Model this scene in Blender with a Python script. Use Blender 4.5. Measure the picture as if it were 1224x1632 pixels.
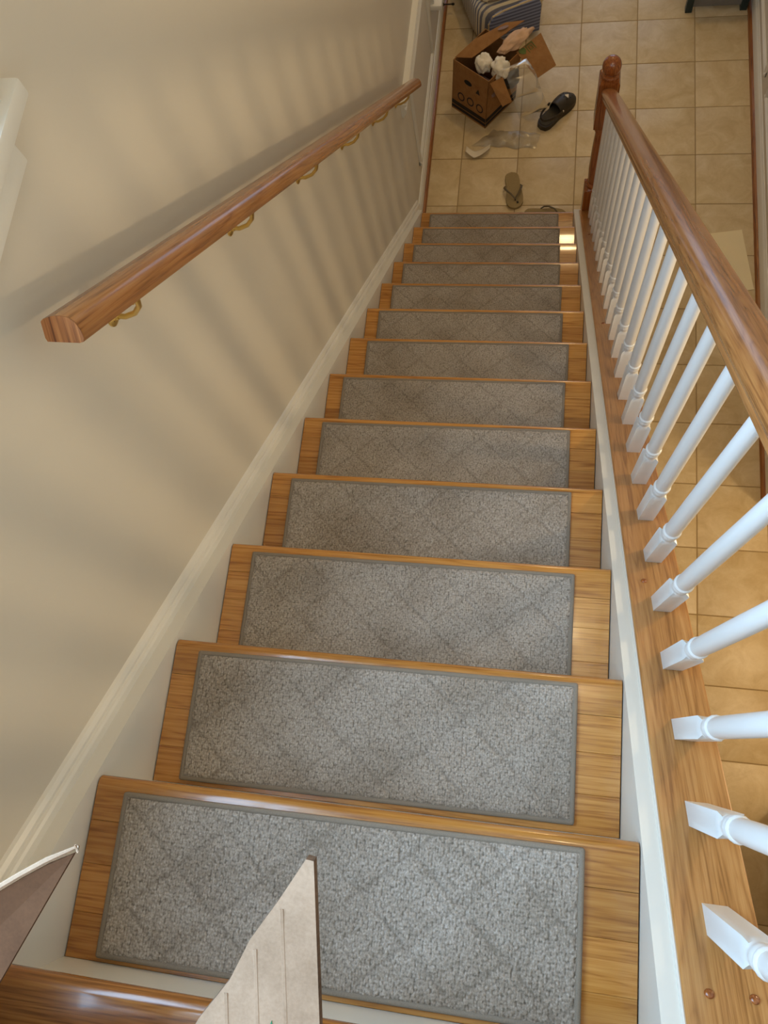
import bpy, bmesh, math, random
import numpy as np
from mathutils import Vector, Matrix

random.seed(7)
rng = np.random.default_rng(11)
scene = bpy.context.scene
for o in list(bpy.data.objects):
    bpy.data.objects.remove(o)
COL = scene.collection

# ------------------------------------------------------------------ camera
RISE, RUN, WID = 0.196, 0.2308, 0.7888      # stair geometry in metres
NST = 13
FL = -14 * RISE                             # lower floor level; upper landing is z = 0
TH = math.atan2(RISE, RUN)
CT, ST, TT = math.cos(TH), math.sin(TH), math.tan(TH)
cd = bpy.data.cameras.new('camera')
cam = bpy.data.objects.new('camera', cd)
COL.objects.link(cam)
cd.sensor_fit = 'HORIZONTAL'
cd.sensor_width = 36.0
cd.lens = 1242.876 * 36.0 / 1224.0
cd.clip_start = 0.02
R3 = Matrix(((0.983671, -0.0585956, 0.1701701), (0.1032906, 0.9580989, -0.2671656), (-0.147385, 0.28038, 0.9485066)))
cam.matrix_world = Matrix.Translation((0.60176, 0.34118, 0.97001)) @ R3.to_4x4()
scene.camera = cam

# ------------------------------------------------------------------ light
w = bpy.data.worlds.new('world')
scene.world = w
w.use_nodes = True
w.node_tree.nodes['Background'].inputs[0].default_value = (0.62, 0.75, 1.0, 1)
w.node_tree.nodes['Background'].inputs[1].default_value = 1.0


def area(name, loc, direction, sx, sy, power, color, spread=180):
    l = bpy.data.lights.new(name, 'AREA')
    l.shape = 'RECTANGLE'
    l.size, l.size_y, l.energy, l.color = sx, sy, power, color
    l.spread = math.radians(spread)
    o = bpy.data.objects.new(name, l)
    COL.objects.link(o)
    o.location = loc
    o.rotation_euler = Vector(direction).to_track_quat('-Z', 'Y').to_euler()
    return o


def bulb(name, loc, power, color, radius):
    l = bpy.data.lights.new(name, 'POINT')
    l.energy, l.color, l.shadow_soft_size = power, color, radius
    o = bpy.data.objects.new(name, l)
    COL.objects.link(o)
    o.location = loc
    return o


DAY = (0.46, 0.71, 1.0)
WARM = (1.0, 0.66, 0.28)
area('window_daylight', (-0.20, 0.36, 1.06), (1, 0, 0), 1.12, 1.42, 68, DAY)          # stair window, left wall
area('upper_hall_fill', (0.9, -1.7, 1.35), (0.0, 1, -0.35), 1.5, 1.3, 15, (0.82, 0.90, 1.0))  # unseen cool fill from the upper hall for the left wall, no window modelled
area('front_door_daylight', (0.95, 6.05, -1.35), (0, -1, -0.35), 1.2, 1.6, 3.0, DAY)           # front door glass
bulb('hall_ceiling_lamp', (0.86, 0.95, 2.2), 10, (1.0, 0.74, 0.42), 0.05)                                   # upper ceiling fixture
bulb('foyer_chandelier', (0.88, 4.80, 0.55), 36, (1.0, 0.71, 0.36), 0.09)                                    # hanging light of the two-storey foyer
bulb('side_room_lamp', (2.35, 0.95, -0.76), 38, (1.0, 0.75, 0.44), 0.08)                                # lamp in the room on the right
bulb('pendant_bulb_a', (1.47, 1.03, -0.17), 8.0, (1.0, 0.77, 0.48), 0.03)                                  # hanging fixture beside the stairs

scene.view_settings.view_transform = 'Standard'
scene.view_settings.look = 'None'
scene.view_settings.gamma = 1.0
scene.view_settings.use_curve_mapping = False
scene.view_settings.exposure = -0.02

# ------------------------------------------------------------------ materials


def srgb(r, g, b):
    f = lambda c: (c / 255) / 12.92 if c / 255 <= 0.04045 else ((c / 255 + 0.055) / 1.055) ** 2.4
    return (f(r), f(g), f(b), 1)


class NT:
    def __init__(self, name):
        self.m = bpy.data.materials.new(name)
        self.m.use_nodes = True
        self.t = self.m.node_tree
        self.b = self.t.nodes['Principled BSDF']

    def n(self, typ, **kw):
        nd = self.t.nodes.new(typ)
        for k, v in kw.items():
            if k in nd.inputs:
                nd.inputs[k].default_value = v
            else:
                setattr(nd, k, v)
        return nd

    def l(self, a, b):
        self.t.links.new(a, b)

    def math(self, op, a, b=None, clamp=False):
        nd = self.n('ShaderNodeMath', operation=op, use_clamp=clamp)
        for i, v in enumerate((a, b)):
            if v is None:
                continue
            if isinstance(v, (int, float)):
                nd.inputs[i].default_value = v
            else:
                self.l(v, nd.inputs[i])
        return nd.outputs[0]

    def ramp(self, fac, stops):
        nd = self.n('ShaderNodeValToRGB')
        e = nd.color_ramp.elements
        while len(e) < len(stops):
            e.new(0.5)
        for i, (p, c) in enumerate(stops):
            e[i].position = p
            e[i].color = c
        self.l(fac, nd.inputs[0])
        return nd.outputs[0]

    def mix(self, fac, a, b, mode='MIX'):
        nd = self.n('ShaderNodeMix', data_type='RGBA', blend_type=mode)
        for s, v in ((0, fac), (6, a), (7, b)):
            if isinstance(v, (int, float, tuple)):
                nd.inputs[s].default_value = v
            else:
                self.l(v, nd.inputs[s])
        return nd.outputs[2]

    def coords(self, scale=(1, 1, 1), rand=0.0):
        tc = self.n('ShaderNodeTexCoord')
        mp = self.n('ShaderNodeMapping')
        mp.inputs['Scale'].default_value = scale
        v = tc.outputs['Object']
        if rand:
            oi = self.n('ShaderNodeObjectInfo')
            s = self.n('ShaderNodeVectorMath', operation='SCALE')
            s.inputs[0].default_value = (rand, rand * 1.7, rand * 0.6)
            self.l(oi.outputs['Random'], s.inputs['Scale'])
            a = self.n('ShaderNodeVectorMath', operation='ADD')
            self.l(v, a.inputs[0])
            self.l(s.outputs[0], a.inputs[1])
            v = a.outputs[0]
        self.l(v, mp.inputs[0])
        return mp.outputs[0]

    def noise(self, vec, scale, detail=3, rough=0.55, dist=0.0):
        nd = self.n('ShaderNodeTexNoise')
        nd.inputs['Scale'].default_value = scale
        nd.inputs['Detail'].default_value = detail
        nd.inputs['Roughness'].default_value = rough
        nd.inputs['Distortion'].default_value = dist
        self.l(vec, nd.inputs['Vector'])
        return nd.outputs['Fac']

    def bump(self, h, strength, dist=0.002):
        nd = self.n('ShaderNodeBump')
        nd.inputs['Strength'].default_value = strength
        nd.inputs['Distance'].default_value = dist
        self.l(h, nd.inputs['Height'])
        self.l(nd.outputs[0], self.b.inputs['Normal'])


def oak(name, axis, light, mid, dark, rough=0.28, vary=0.35, coat=0.25):
    k = NT(name)
    i = 'XYZ'.index(axis)

    def sc(across, along):
        q = [across] * 3
        q[i] = along
        return tuple(q)
    v = k.coords(sc(20.0, 1.2), rand=23.0)
    base = k.noise(v, 1.0, 2, 0.5, 0.35)
    rings = k.math('FRACT', k.math('MULTIPLY', base, 13.0))
    rings = k.math('POWER', k.math('ABSOLUTE', k.math('SUBTRACT', k.math('MULTIPLY', rings, 2.0), 1.0)), 2.0)
    pores = k.noise(k.coords(sc(330.0, 9.0), rand=31.0), 1.0, 3, 0.65)
    streak = k.noise(k.coords(sc(115.0, 2.2), rand=17.0), 1.0, 3, 0.6)
    f = k.math('ADD', k.math('MULTIPLY', pores, 0.62), k.math('MULTIPLY', streak, 0.42))
    f = k.math('SUBTRACT', f, k.math('MULTIPLY', rings, 0.13))
    col = k.ramp(f, [(0.30, dark), (0.46, mid), (0.66, light)])
    oi = k.n('ShaderNodeObjectInfo')
    tint = k.ramp(oi.outputs['Random'], [(0.0, (1 - vary, (1 - vary) * 0.95, (1 - vary) * 0.88, 1)), (0.5, (0.96, 0.94, 0.91, 1)), (1.0, (1.05, 1.06, 1.05, 1))])
    col = k.mix(1.0, col, tint, 'MULTIPLY')
    k.l(col, k.b.inputs['Base Color'])
    k.b.inputs['Roughness'].default_value = rough
    k.b.inputs['Coat Weight'].default_value = coat
    k.b.inputs['Coat Roughness'].default_value = 0.09
    k.bump(pores, 0.05, 0.0006)
    return k.m


def paint(name, color, rough=0.5, bump=0.06, scale=420.0, blotch=0.05):
    k = NT(name)
    v = k.coords()
    n1 = k.noise(v, scale, 2)
    n2 = k.noise(v, 2.3, 3)
    dark = tuple(c * (1 - blotch) for c in color[:3]) + (1,)
    k.l(k.ramp(n2, [(0.3, dark), (0.7, color)]), k.b.inputs['Base Color'])
    k.b.inputs['Roughness'].default_value = rough
    k.bump(n1, bump, 0.001)
    return k.m


def plain(name, color, rough=0.5, metal=0.0, scale=60.0, vary=0.12, bump=0.05):
    k = NT(name)
    v = k.coords(rand=5.0)
    n1 = k.noise(v, scale, 3)
    dark = tuple(c * (1 - vary) for c in color[:3]) + (1,)
    k.l(k.ramp(n1, [(0.3, dark), (0.7, color)]), k.b.inputs['Base Color'])
    k.b.inputs['Roughness'].default_value = rough
    k.b.inputs['Metallic'].default_value = metal
    if bump:
        k.bump(n1, bump, 0.001)
    return k.m


O_L, O_M, O_D = srgb(208, 152, 80), srgb(190, 130, 58), srgb(152, 94, 36)
M_TREAD = oak('oak_tread', 'X', O_L, O_M, O_D, 0.27, 0.30, 0.55)
M_CAP = oak('oak_base_rail', 'Y', srgb(190, 140, 84), srgb(172, 120, 66), srgb(140, 92, 46), 0.3, 0.05)
M_RAIL = oak('oak_handrail', 'Y', srgb(182, 130, 76), srgb(164, 110, 60), srgb(128, 80, 40), 0.26, 0.05, 0.4)
M_NEWEL = oak('oak_newel', 'Z', srgb(170, 104, 50), srgb(146, 80, 34), srgb(104, 52, 20), 0.25, 0.1, 0.4)
M_SHOE = oak('oak_shoe_moulding', 'Y', srgb(170, 112, 56), srgb(140, 84, 38), srgb(100, 56, 24), 0.35, 0.1)
M_LAND = oak('oak_landing', 'X', srgb(190, 130, 62), srgb(160, 102, 46), srgb(118, 70, 28), 0.22, 0.2, 0.4)
M_ENDGRAIN = oak('oak_end_grain', 'Z', srgb(190, 130, 76), srgb(160, 100, 54), srgb(104, 58, 28), 0.45, 0.05, 0.05)
M_WALL = paint('cream_wall_paint', srgb(210, 201, 183), 0.55, 0.10, 300.0, 0.03)
M_TRIM = paint('white_trim_paint', srgb(226, 222, 210), 0.36, 0.015, 60.0, 0.05)
M_BAL = paint('white_baluster_paint', srgb(224, 222, 217), 0.3, 0.015, 80.0, 0.02)
M_CEIL = paint('ceiling_paint', srgb(235, 230, 220), 0.7, 0.1)
M_GROUT = plain('grout', srgb(168, 142, 100), 0.9, 0, 200)
M_BRASS = plain('brass', srgb(226, 194, 116), 0.30, 1.0, 30, 0.1, 0)
M_STEEL = plain('dark_metal', srgb(60, 52, 44), 0.4, 0.6, 30, 0.1, 0)


def tile_material():
    k = NT('beige_tile')
    v = k.coords(rand=37.0)
    n1 = k.noise(v, 9.0, 5, 0.62, 0.8)
    n2 = k.noise(v, 55.0, 4, 0.7)
    col = k.ramp(n1, [(0.28, srgb(200, 175, 130)), (0.5, srgb(216, 194, 152)), (0.72, srgb(228, 210, 174))])
    col = k.mix(k.math('MULTIPLY', n2, 0.30), col, srgb(170, 140, 92))
    n3 = k.noise(v, 130.0, 3, 0.8)
    col = k.mix(k.ramp(n3, [(0.66, (0, 0, 0, 1)), (0.74, (0.5, 0.5, 0.5, 1))]), col, srgb(140, 108, 66))
    oi = k.n('ShaderNodeObjectInfo')
    tint = k.ramp(oi.outputs['Random'], [(0.0, (0.93, 0.92, 0.90, 1)), (1.0, (1.03, 1.03, 1.03, 1))])
    col = k.mix(1.0, col, tint, 'MULTIPLY')
    k.l(col, k.b.inputs['Base Color'])
    k.b.inputs['Roughness'].default_value = 0.38
    k.bump(k.math('ADD', n1, k.math('MULTIPLY', n2, 0.5)), 0.25, 0.003)
    return k.m


M_TILE = tile_material()


def carpet_material():
    k = NT('grey_loop_carpet')
    v = k.coords(rand=3.0)
    vl = k.coords((420, 330, 60), rand=3.0)
    loops = k.noise(vl, 1.0, 2, 0.7)
    blotch = k.noise(v, 7.0, 3, 0.55)
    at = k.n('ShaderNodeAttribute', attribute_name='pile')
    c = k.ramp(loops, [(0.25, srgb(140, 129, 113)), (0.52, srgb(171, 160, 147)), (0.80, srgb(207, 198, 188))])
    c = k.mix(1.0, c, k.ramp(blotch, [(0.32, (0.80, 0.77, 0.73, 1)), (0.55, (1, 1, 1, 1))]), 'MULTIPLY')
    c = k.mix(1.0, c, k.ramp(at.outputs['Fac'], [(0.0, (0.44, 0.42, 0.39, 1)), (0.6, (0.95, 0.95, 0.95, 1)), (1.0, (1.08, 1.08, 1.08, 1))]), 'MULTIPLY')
    k.l(c, k.b.inputs['Base Color'])
    k.b.inputs['Roughness'].default_value = 0.95
    k.b.inputs['Sheen Weight'].default_value = 0.15
    k.bump(loops, 0.35, 0.0015)
    return k.m


M_CARPET = carpet_material()
M_BIND = plain('carpet_binding', srgb(142, 130, 114), 0.85, 0, 900, 0.25, 0.3)


def kraft(name, light, dark, flute_axis=None):
    k = NT(name)
    v = k.coords(rand=4.0)
    n1 = k.noise(v, 28.0, 4, 0.6)
    n2 = k.noise(k.coords((400, 400, 60)), 1.0, 2)
    f = k.math('ADD', k.math('MULTIPLY', n1, 0.7), k.math('MULTIPLY', n2, 0.3))
    k.l(k.ramp(f, [(0.3, dark), (0.7, light)]), k.b.inputs['Base Color'])
    k.b.inputs['Roughness'].default_value = 0.85
    k.b.inputs['Specular IOR Level'].default_value = 0.12
    k.bump(f, 0.15, 0.002)
    return k.m


M_KRAFT = kraft('kraft_cardboard', srgb(164, 120, 74), srgb(142, 100, 58))
M_CARTON = kraft('pale_printed_cardboard', srgb(172, 146, 122), srgb(142, 118, 96))
M_CARTON_IN = kraft('brown_cardboard_inside', srgb(96, 66, 44), srgb(78, 52, 34))
M_FLUTE = kraft('cardboard_edge', srgb(120, 96, 76), srgb(70, 54, 42))
M_BLACK = plain('black_print', srgb(38, 30, 24), 0.8, 0, 50, 0.2, 0)
M_DARK = plain('dark_contents', srgb(40, 32, 30), 0.6, 0, 30, 0.4, 0.1)
M_GREEN = plain('green_print', srgb(36, 122, 84), 0.7, 0, 80, 0.15, 0)
M_GREEN2 = plain('olive_green_print', srgb(92, 110, 44), 0.7, 0, 80, 0.15, 0)
M_PAPER = plain('white_paper', srgb(238, 226, 204), 0.85, 0, 20, 0.06, 0.1)
M_TISSUE = plain('crumpled_tissue', srgb(246, 236, 214), 0.9, 0, 45, 0.1, 0.5)
M_PINK = plain('pinkish_packing_paper', srgb(222, 182, 146), 0.85, 0, 30, 0.15, 0.4)
M_MAUVE = plain('mauve_cloth', srgb(150, 124, 116), 0.9, 0, 40, 0.2, 0.3)
M_BOARD = plain('white_board', srgb(240, 222, 178), 0.6, 0, 10, 0.03, 0)
M_OLIVE = plain('black_olive_rubber', srgb(52, 43, 28), 0.5, 0, 40, 0.12, 0.05)
M_OLIVE_IN = plain('dark_footbed', srgb(72, 64, 50), 0.75, 0, 160, 0.2, 0.3)
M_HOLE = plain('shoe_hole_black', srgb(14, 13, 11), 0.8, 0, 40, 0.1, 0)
M_SANDAL = plain('taupe_foam_sole', srgb(156, 134, 90), 0.8, 0, 120, 0.12, 0.2)
M_STRAP = plain('olive_sandal_strap', srgb(96, 82, 56), 0.55, 0, 60, 0.15, 0.05)
M_DKGREEN = plain('dark_green_paint', srgb(30, 52, 54), 0.4, 0, 30, 0.15, 0.05)
M_GREYSHELF = plain('grey_shelf_paint', srgb(128, 126, 124), 0.4, 0, 12, 0.2, 0.02)
M_TAN = plain('tan_piping', srgb(206, 184, 140), 0.8, 0, 80, 0.1, 0.1)


def film():
    k = NT('clear_plastic_film')
    tr = k.n('ShaderNodeBsdfTransparent')
    tr.inputs[0].default_value = (0.97, 0.97, 0.96, 1)
    gl = k.n('ShaderNodeBsdfGlossy')
    gl.inputs['Roughness'].default_value = 0.22
    gl.inputs['Color'].default_value = (0.8, 0.78, 0.74, 1)
    df = k.n('ShaderNodeBsdfDiffuse')
    df.inputs['Color'].default_value = (0.8, 0.76, 0.68, 1)
    m1 = k.n('ShaderNodeMixShader')
    m1.inputs[0].default_value = 0.18
    m2 = k.n('ShaderNodeMixShader')
    fr = k.n('ShaderNodeFresnel')
    fr.inputs[0].default_value = 1.5
    k.l(k.math('ADD', k.math('MULTIPLY', fr.outputs[0], 0.8), 0.02), m2.inputs[0])
    k.l(tr.outputs[0], m1.inputs[1])
    k.l(df.outputs[0], m1.inputs[2])
    k.l(m1.outputs[0], m2.inputs[1])
    k.l(gl.outputs[0], m2.inputs[2])
    k.l(m2.outputs[0], k.t.nodes['Material Output'].inputs[0])
    return k.m


M_FILM = film()


def pane_material():
    k = NT('window_glass')
    tr = k.n('ShaderNodeBsdfTransparent')
    gl = k.n('ShaderNodeBsdfGlossy')
    gl.inputs['Roughness'].default_value = 0.02
    m = k.n('ShaderNodeMixShader')
    m.inputs[0].default_value = 0.06
    k.l(tr.outputs[0], m.inputs[1])
    k.l(gl.outputs[0], m.inputs[2])
    k.l(m.outputs[0], k.t.nodes['Material Output'].inputs[0])
    return k.m


M_GLASS = pane_material()


def stripes(name, a, b, axis, freq, duty=0.5):
    k = NT(name)
    tc = k.n('ShaderNodeTexCoord')
    sp = k.n('ShaderNodeSeparateXYZ')
    k.l(tc.outputs['Object'], sp.inputs[0])
    f = k.math('FRACT', k.math('MULTIPLY', sp.outputs['XYZ'.index(axis)], freq))
    g = k.math('GREATER_THAN', f, duty)
    n = k.noise(k.coords(), 300, 2)
    c = k.mix(g, a, b)
    c = k.mix(k.math('MULTIPLY', n, 0.3), c, (0.25, 0.24, 0.24, 1))
    k.l(c, k.b.inputs['Base Color'])
    k.b.inputs['Roughness'].default_value = 0.9
    k.bump(n, 0.2, 0.001)
    return k.m


M_STRIPE = stripes('cream_grey_stripe_cloth', srgb(226, 212, 178), srgb(112, 112, 122), 'Y', 46, 0.55)
M_STRIPE_TOP = stripes('cream_tan_stripe_cloth', srgb(228, 212, 174), srgb(150, 132, 104), 'Y', 34, 0.6)
M_STRIPE_BLUE = stripes('blue_stripe_cloth', srgb(140, 148, 178), srgb(84, 92, 122), 'Z', 48, 0.5)

# ------------------------------------------------------------------ mesh helpers


def mesh_obj(name, verts, faces, mat, parent=None, loc=(0, 0, 0), rot=(0, 0, 0), smooth=None, bevel=None):
    me = bpy.data.meshes.new(name)
    me.from_pydata([tuple(v) for v in verts], [], faces)
    bm = bmesh.new()
    bm.from_mesh(me)
    bmesh.ops.recalc_face_normals(bm, faces=bm.faces)
    if bevel:
        bmesh.ops.bevel(bm, geom=list(bm.edges), offset=bevel, segments=2, affect='EDGES', profile=0.6, clamp_overlap=True)
    bm.to_mesh(me)
    bm.free()
    me.materials.append(mat)
    if smooth is not None:
        for p in me.polygons:
            p.use_smooth = True
        me.set_sharp_from_angle(angle=math.radians(smooth))
    o = bpy.data.objects.new(name, me)
    COL.objects.link(o)
    o.parent = parent
    o.location = loc
    o.rotation_euler = rot
    return o


BF = [(0, 1, 3, 2), (4, 6, 7, 5), (0, 4, 5, 1), (2, 3, 7, 6), (0, 2, 6, 4), (1, 5, 7, 3)]


def box(name, x0, x1, y0, y1, z0, z1, mat, parent=None, bevel=None, loc=(0, 0, 0), rot=(0, 0, 0)):
    vs = [(x, y, z) for x in (x0, x1) for y in (y0, y1) for z in (z0, z1)]
    return mesh_obj(name, vs, BF, mat, parent, loc, rot, 40 if bevel else None, bevel)


def multi_box(name, boxes, mat, parent=None):
    vs, fs = [], []
    for (x0, x1, y0, y1, z0, z1) in boxes:
        b = len(vs)
        vs += [(x, y, z) for x in (x0, x1) for y in (y0, y1) for z in (z0, z1)]
        fs += [tuple(i + b for i in f) for f in BF]
    return mesh_obj(name, vs, fs, mat, parent)


def prism(name, profile, axis, a, b, mat, parent=None, loc=(0, 0, 0), rot=(0, 0, 0), smooth=None, bevel=None):
    """closed 2D profile extruded along an axis; profile is (x,z) for Y, (y,z) for X, (x,y) for Z"""
    n = len(profile)

    def mk(p, t):
        return {'Y': (p[0], t, p[1]), 'X': (t, p[0], p[1]), 'Z': (p[0], p[1], t)}[axis]
    vs = [mk(p, a) for p in profile] + [mk(p, b) for p in profile]
    fs = [tuple(range(n)), tuple(range(2 * n - 1, n - 1, -1))] + [(i, (i + 1) % n, n + (i + 1) % n, n + i) for i in range(n)]
    return mesh_obj(name, vs, fs, mat, parent, loc, rot, smooth, bevel)


def lathe(name, prof, mat, parent=None, loc=(0, 0, 0), rot=(0, 0, 0), seg=20, smooth=35):
    vs, fs = [], []
    for r, z in prof:
        for i in range(seg):
            a = 2 * math.pi * i / seg
            vs.append((r * math.cos(a), r * math.sin(a), z))
    for j in range(len(prof) - 1):
        for i in range(seg):
            fs.append((j * seg + i, j * seg + (i + 1) % seg, (j + 1) * seg + (i + 1) % seg, (j + 1) * seg + i))
    fs.append(tuple(range(seg))[::-1])
    fs.append(tuple((len(prof) - 1) * seg + i for i in range(seg)))
    return mesh_obj(name, vs, fs, mat, parent, loc, rot, smooth)


def tube(name, pts, rad, mat, parent=None, seg=8, loc=(0, 0, 0), rot=(0, 0, 0), flat=1.0):
    pts = [Vector(p) for p in pts]
    vs, fs = [], []
    for i, p in enumerate(pts):
        t = (pts[min(i + 1, len(pts) - 1)] - pts[max(i - 1, 0)]).normalized()
        up = Vector((0, 0, 1)) if abs(t.z) < 0.92 else Vector((1, 0, 0))
        s = t.cross(up).normalized()
        u = s.cross(t)
        r = rad[i] if isinstance(rad, (list, tuple)) else rad
        for k in range(seg):
            a = 2 * math.pi * k / seg
            vs.append(p + s * (r * math.cos(a)) + u * (r * flat * math.sin(a)))
    for i in range(len(pts) - 1):
        for k in range(seg):
            fs.append((i * seg + k, i * seg + (k + 1) % seg, (i + 1) * seg + (k + 1) % seg, (i + 1) * seg + k))
    fs.append(tuple(range(seg)))
    fs.append(tuple((len(pts) - 1) * seg + k for k in range(seg)))
    return mesh_obj(name, vs, fs, mat, parent, loc, rot, 50)


def grid_mesh(name, fn, nu, nv, mat, parent=None, loc=(0, 0, 0), rot=(0, 0, 0), thick=0.0, smooth=60):
    vs = [fn(i / nu, j / nv) for j in range(nv + 1) for i in range(nu + 1)]
    fs = [(j * (nu + 1) + i, j * (nu + 1) + i + 1, (j + 1) * (nu + 1) + i + 1, (j + 1) * (nu + 1) + i) for j in range(nv) for i in range(nu)]
    o = mesh_obj(name, vs, fs, mat, parent, loc, rot, smooth)
    if thick:
        md = o.modifiers.new('solidify', 'SOLIDIFY')
        md.thickness = thick
        md.offset = -1
    return o


def empty(name, loc=(0, 0, 0), rot=(0, 0, 0)):
    o = bpy.data.objects.new(name, None)
    COL.objects.link(o)
    o.location = loc
    o.rotation_euler = rot
    o.empty_display_size = 0.05
    return o


def tag(o, label, cat, group=None):
    o['label'] = label
    o['category'] = cat
    if group:
        o['group'] = group
    return o


def struct(o):
    o['kind'] = 'structure'
    return o


def dup(o, parent, loc=None):
    c = o.copy()
    COL.objects.link(c)
    c.parent = parent
    if loc is not None:
        c.location = loc
    for ch in list(o.children):
        dup(ch, c)
    return c


def slope_z(y, h=0.0):
    return -y * TT + h


# ------------------------------------------------------------------ room shell
XW, XR, YB, YF, ZC = -0.04, 1.745, -1.9, 6.2, 2.44
# left wall with the stair window opening and the foyer side window opening
W1 = (-0.22, 0.94, 0.325, 1.80)       # y0 y1 z0 z1
W2 = (4.26, 5.2, -2.33, -1.2)
multi = [
    (XW - 0.14, XW, YB, W1[0], FL, ZC), (XW - 0.14, XW, W1[0], W1[1], FL, W1[2]), (XW - 0.14, XW, W1[0], W1[1], W1[3], ZC),
    (XW - 0.14, XW, W1[1], W2[0], FL, ZC), (XW - 0.14, XW, W2[0], W2[1], FL, W2[2]), (XW - 0.14, XW, W2[0], W2[1], W2[3], ZC),
    (XW - 0.14, XW, W2[1], YF, FL, ZC)]
wl = struct(multi_box('wall_left', multi, M_WALL))
DW = (0.22, 1.50, -0.50)
struct(multi_box('wall_right', [(XR, XR + 0.12, YB, DW[0], FL, ZC), (XR, XR + 0.12, DW[1], YF, FL, ZC), (XR, XR + 0.12, DW[0], DW[1], DW[2], ZC)], M_WALL))
struct(multi_box('wall_side_room', [(XR + 0.12, 3.7, -0.9, -0.8, FL, -0.3), (XR + 0.12, 3.7, 2.6, 2.7, FL, -0.3), (3.7, 3.8, -0.9, 2.7, FL, -0.3)], M_WALL))
struct(box('ceiling_side_room', XR + 0.12, 3.8, -0.9, 2.7, -0.3, -0.2, M_CEIL))
struct(box('floor_side_room', XR, 3.8, -0.9, 2.7, FL - 0.06, FL, M_TILE))
struct(box('wall_back', XW, XR, YB - 0.12, YB, FL, ZC, M_WALL))
DOORW = (0.35, 1.55, FL + 0.25, FL + 2.2)
struct(multi_box('wall_front', [(XW, DOORW[0], YF, YF + 0.12, FL, ZC), (DOORW[1], XR, YF, YF + 0.12, FL, ZC),
                                (DOORW[0], DOORW[1], YF, YF + 0.12, DOORW[3], ZC), (DOORW[0], DOORW[1], YF, YF + 0.12, FL, DOORW[2])], M_WALL))
struct(box('ceiling', XW, XR, YB, YF, ZC, ZC + 0.1, M_CEIL))

# lower floor: grout bed plus one object for each tile
floor = struct(box('floor', XW, XR, YB, YF, FL - 0.06, FL - 0.0018, M_GROUT))
xs = [XW + 0.002, 0.163, 0.4795, 0.796, 1.1125, 1.429, XR - 0.002]
G = 0.0026
tile_cache = {}
ylines = [1.304 + 0.3137 * k for k in range(-7, 14)]
for j in range(len(ylines) - 1):
    for i in range(6):
        x0, x1, y0, y1 = xs[i] + G, xs[i + 1] - G, ylines[j] + G, ylines[j + 1] - G
        if x1 < 0.85 and y1 < 2.95:
            continue
        key = i
        if key not in tile_cache:
            hw, hd = (x1 - x0) / 2, (y1 - y0) / 2
            t = box('floor_tile', -hw, hw, -hd, hd, -0.008, 0.0, M_TILE, floor, 0.0018)
            t.location = ((x0 + x1) / 2, (y0 + y1) / 2, FL)
            tile_cache[key] = t
        else:
            t = dup(tile_cache[key], floor, ((x0 + x1) / 2, (y0 + y1) / 2, FL + random.uniform(-0.0006, 0.0004)))
        t.rotation_euler.z = random.choice((0, math.pi))

# upper landing: slab, oak boards and bullnose
land = struct(multi_box('floor_landing', [(XW, XR, YB, -0.035, -0.30, -0.022)], M_CEIL))
yy = -0.045
while yy > -1.2:
    prism('plank', [(yy - 0.083, -0.022), (yy - 0.0008, -0.022), (yy - 0.0008, 0.0), (yy - 0.083, 0.0)], 'X', XW + 0.002, XR - 0.002, M_LAND, land)
    yy -= 0.084
nose = [(-0.045, -0.028)] + [(0.008 + 0.014 * math.cos(a), -0.014 + 0.014 * math.sin(a)) for a in [math.radians(q) for q in range(-90, 91, 20)]] + [(-0.045, 0.0)]
nb = prism('landing_nosing', nose, 'X', 0.0, 1.7, M_LAND, land, smooth=40)

# ------------------------------------------------------------------ staircase
stairs = tag(empty('staircase', (0, 0, FL)), 'oak staircase with white risers and white side skirts going down to the foyer', 'staircase')
TT_ = 0.026
yb = -0.014
prof_n = [(RUN - 0.062, -TT_)] + [(RUN - 0.013 + 0.013 * math.cos(a), -0.013 + 0.013 * math.sin(a)) for a in [math.radians(q) for q in range(-90, 91, 18)]] + [(RUN - 0.062, 0.0)]
tread0 = prism('tread', prof_n, 'X', 0.002, WID - 0.002, M_TREAD, stairs, smooth=40)
cuts = [RUN - 0.0626, RUN - 0.122, RUN - 0.187, -0.016]
for a in range(3):
    y1, y0 = cuts[a], cuts[a + 1] + 0.0003
    c = 0.0004
    pr = [(y0, -TT_), (y1, -TT_), (y1, -c), (y1 - c, 0.0), (y0 + c, 0.0), (y0, -c)]
    prism('plank', pr, 'X', 0.002, WID - 0.002, M_TREAD, tread0)
tread0.location = (0, 0, -RISE - FL)
for k in range(2, NST + 1):
    dup(tread0, stairs, (0, (k - 1) * RUN, -k * RISE - FL))
ris0 = box('riser', 0.0, WID, -0.034, -0.016, -RISE, -TT_, M_TRIM, stairs)
ris0.location = (0, 0, -FL)
for k in range(1, NST + 1):
    dup(ris0, stairs, (0, k * RUN, -k * RISE - FL))


def in_stairs(o):
    o.parent = stairs
    o.location = Vector(o.location) - Vector((0, 0, FL))
    return o


# side skirt boards (profile in y,z; extruded in x)
def skirt_prof(h, y0=-0.05, y1=3.015, drop=0.40):
    return [(y0, slope_z(y0, h)), (y1, slope_z(y1, h)), (y1, max(FL, slope_z(y1, h - drop))), (y1 - 0.25, max(FL, slope_z(y1 - 0.25, h - drop))), (y0, slope_z(y0, h - drop))]


in_stairs(prism('left_skirt_board', skirt_prof(0.008), 'X', XW, 0.0, M_TRIM))
in_stairs(prism('right_skirt_board', skirt_prof(0.006), 'X', WID, 0.835, M_TRIM))
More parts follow.
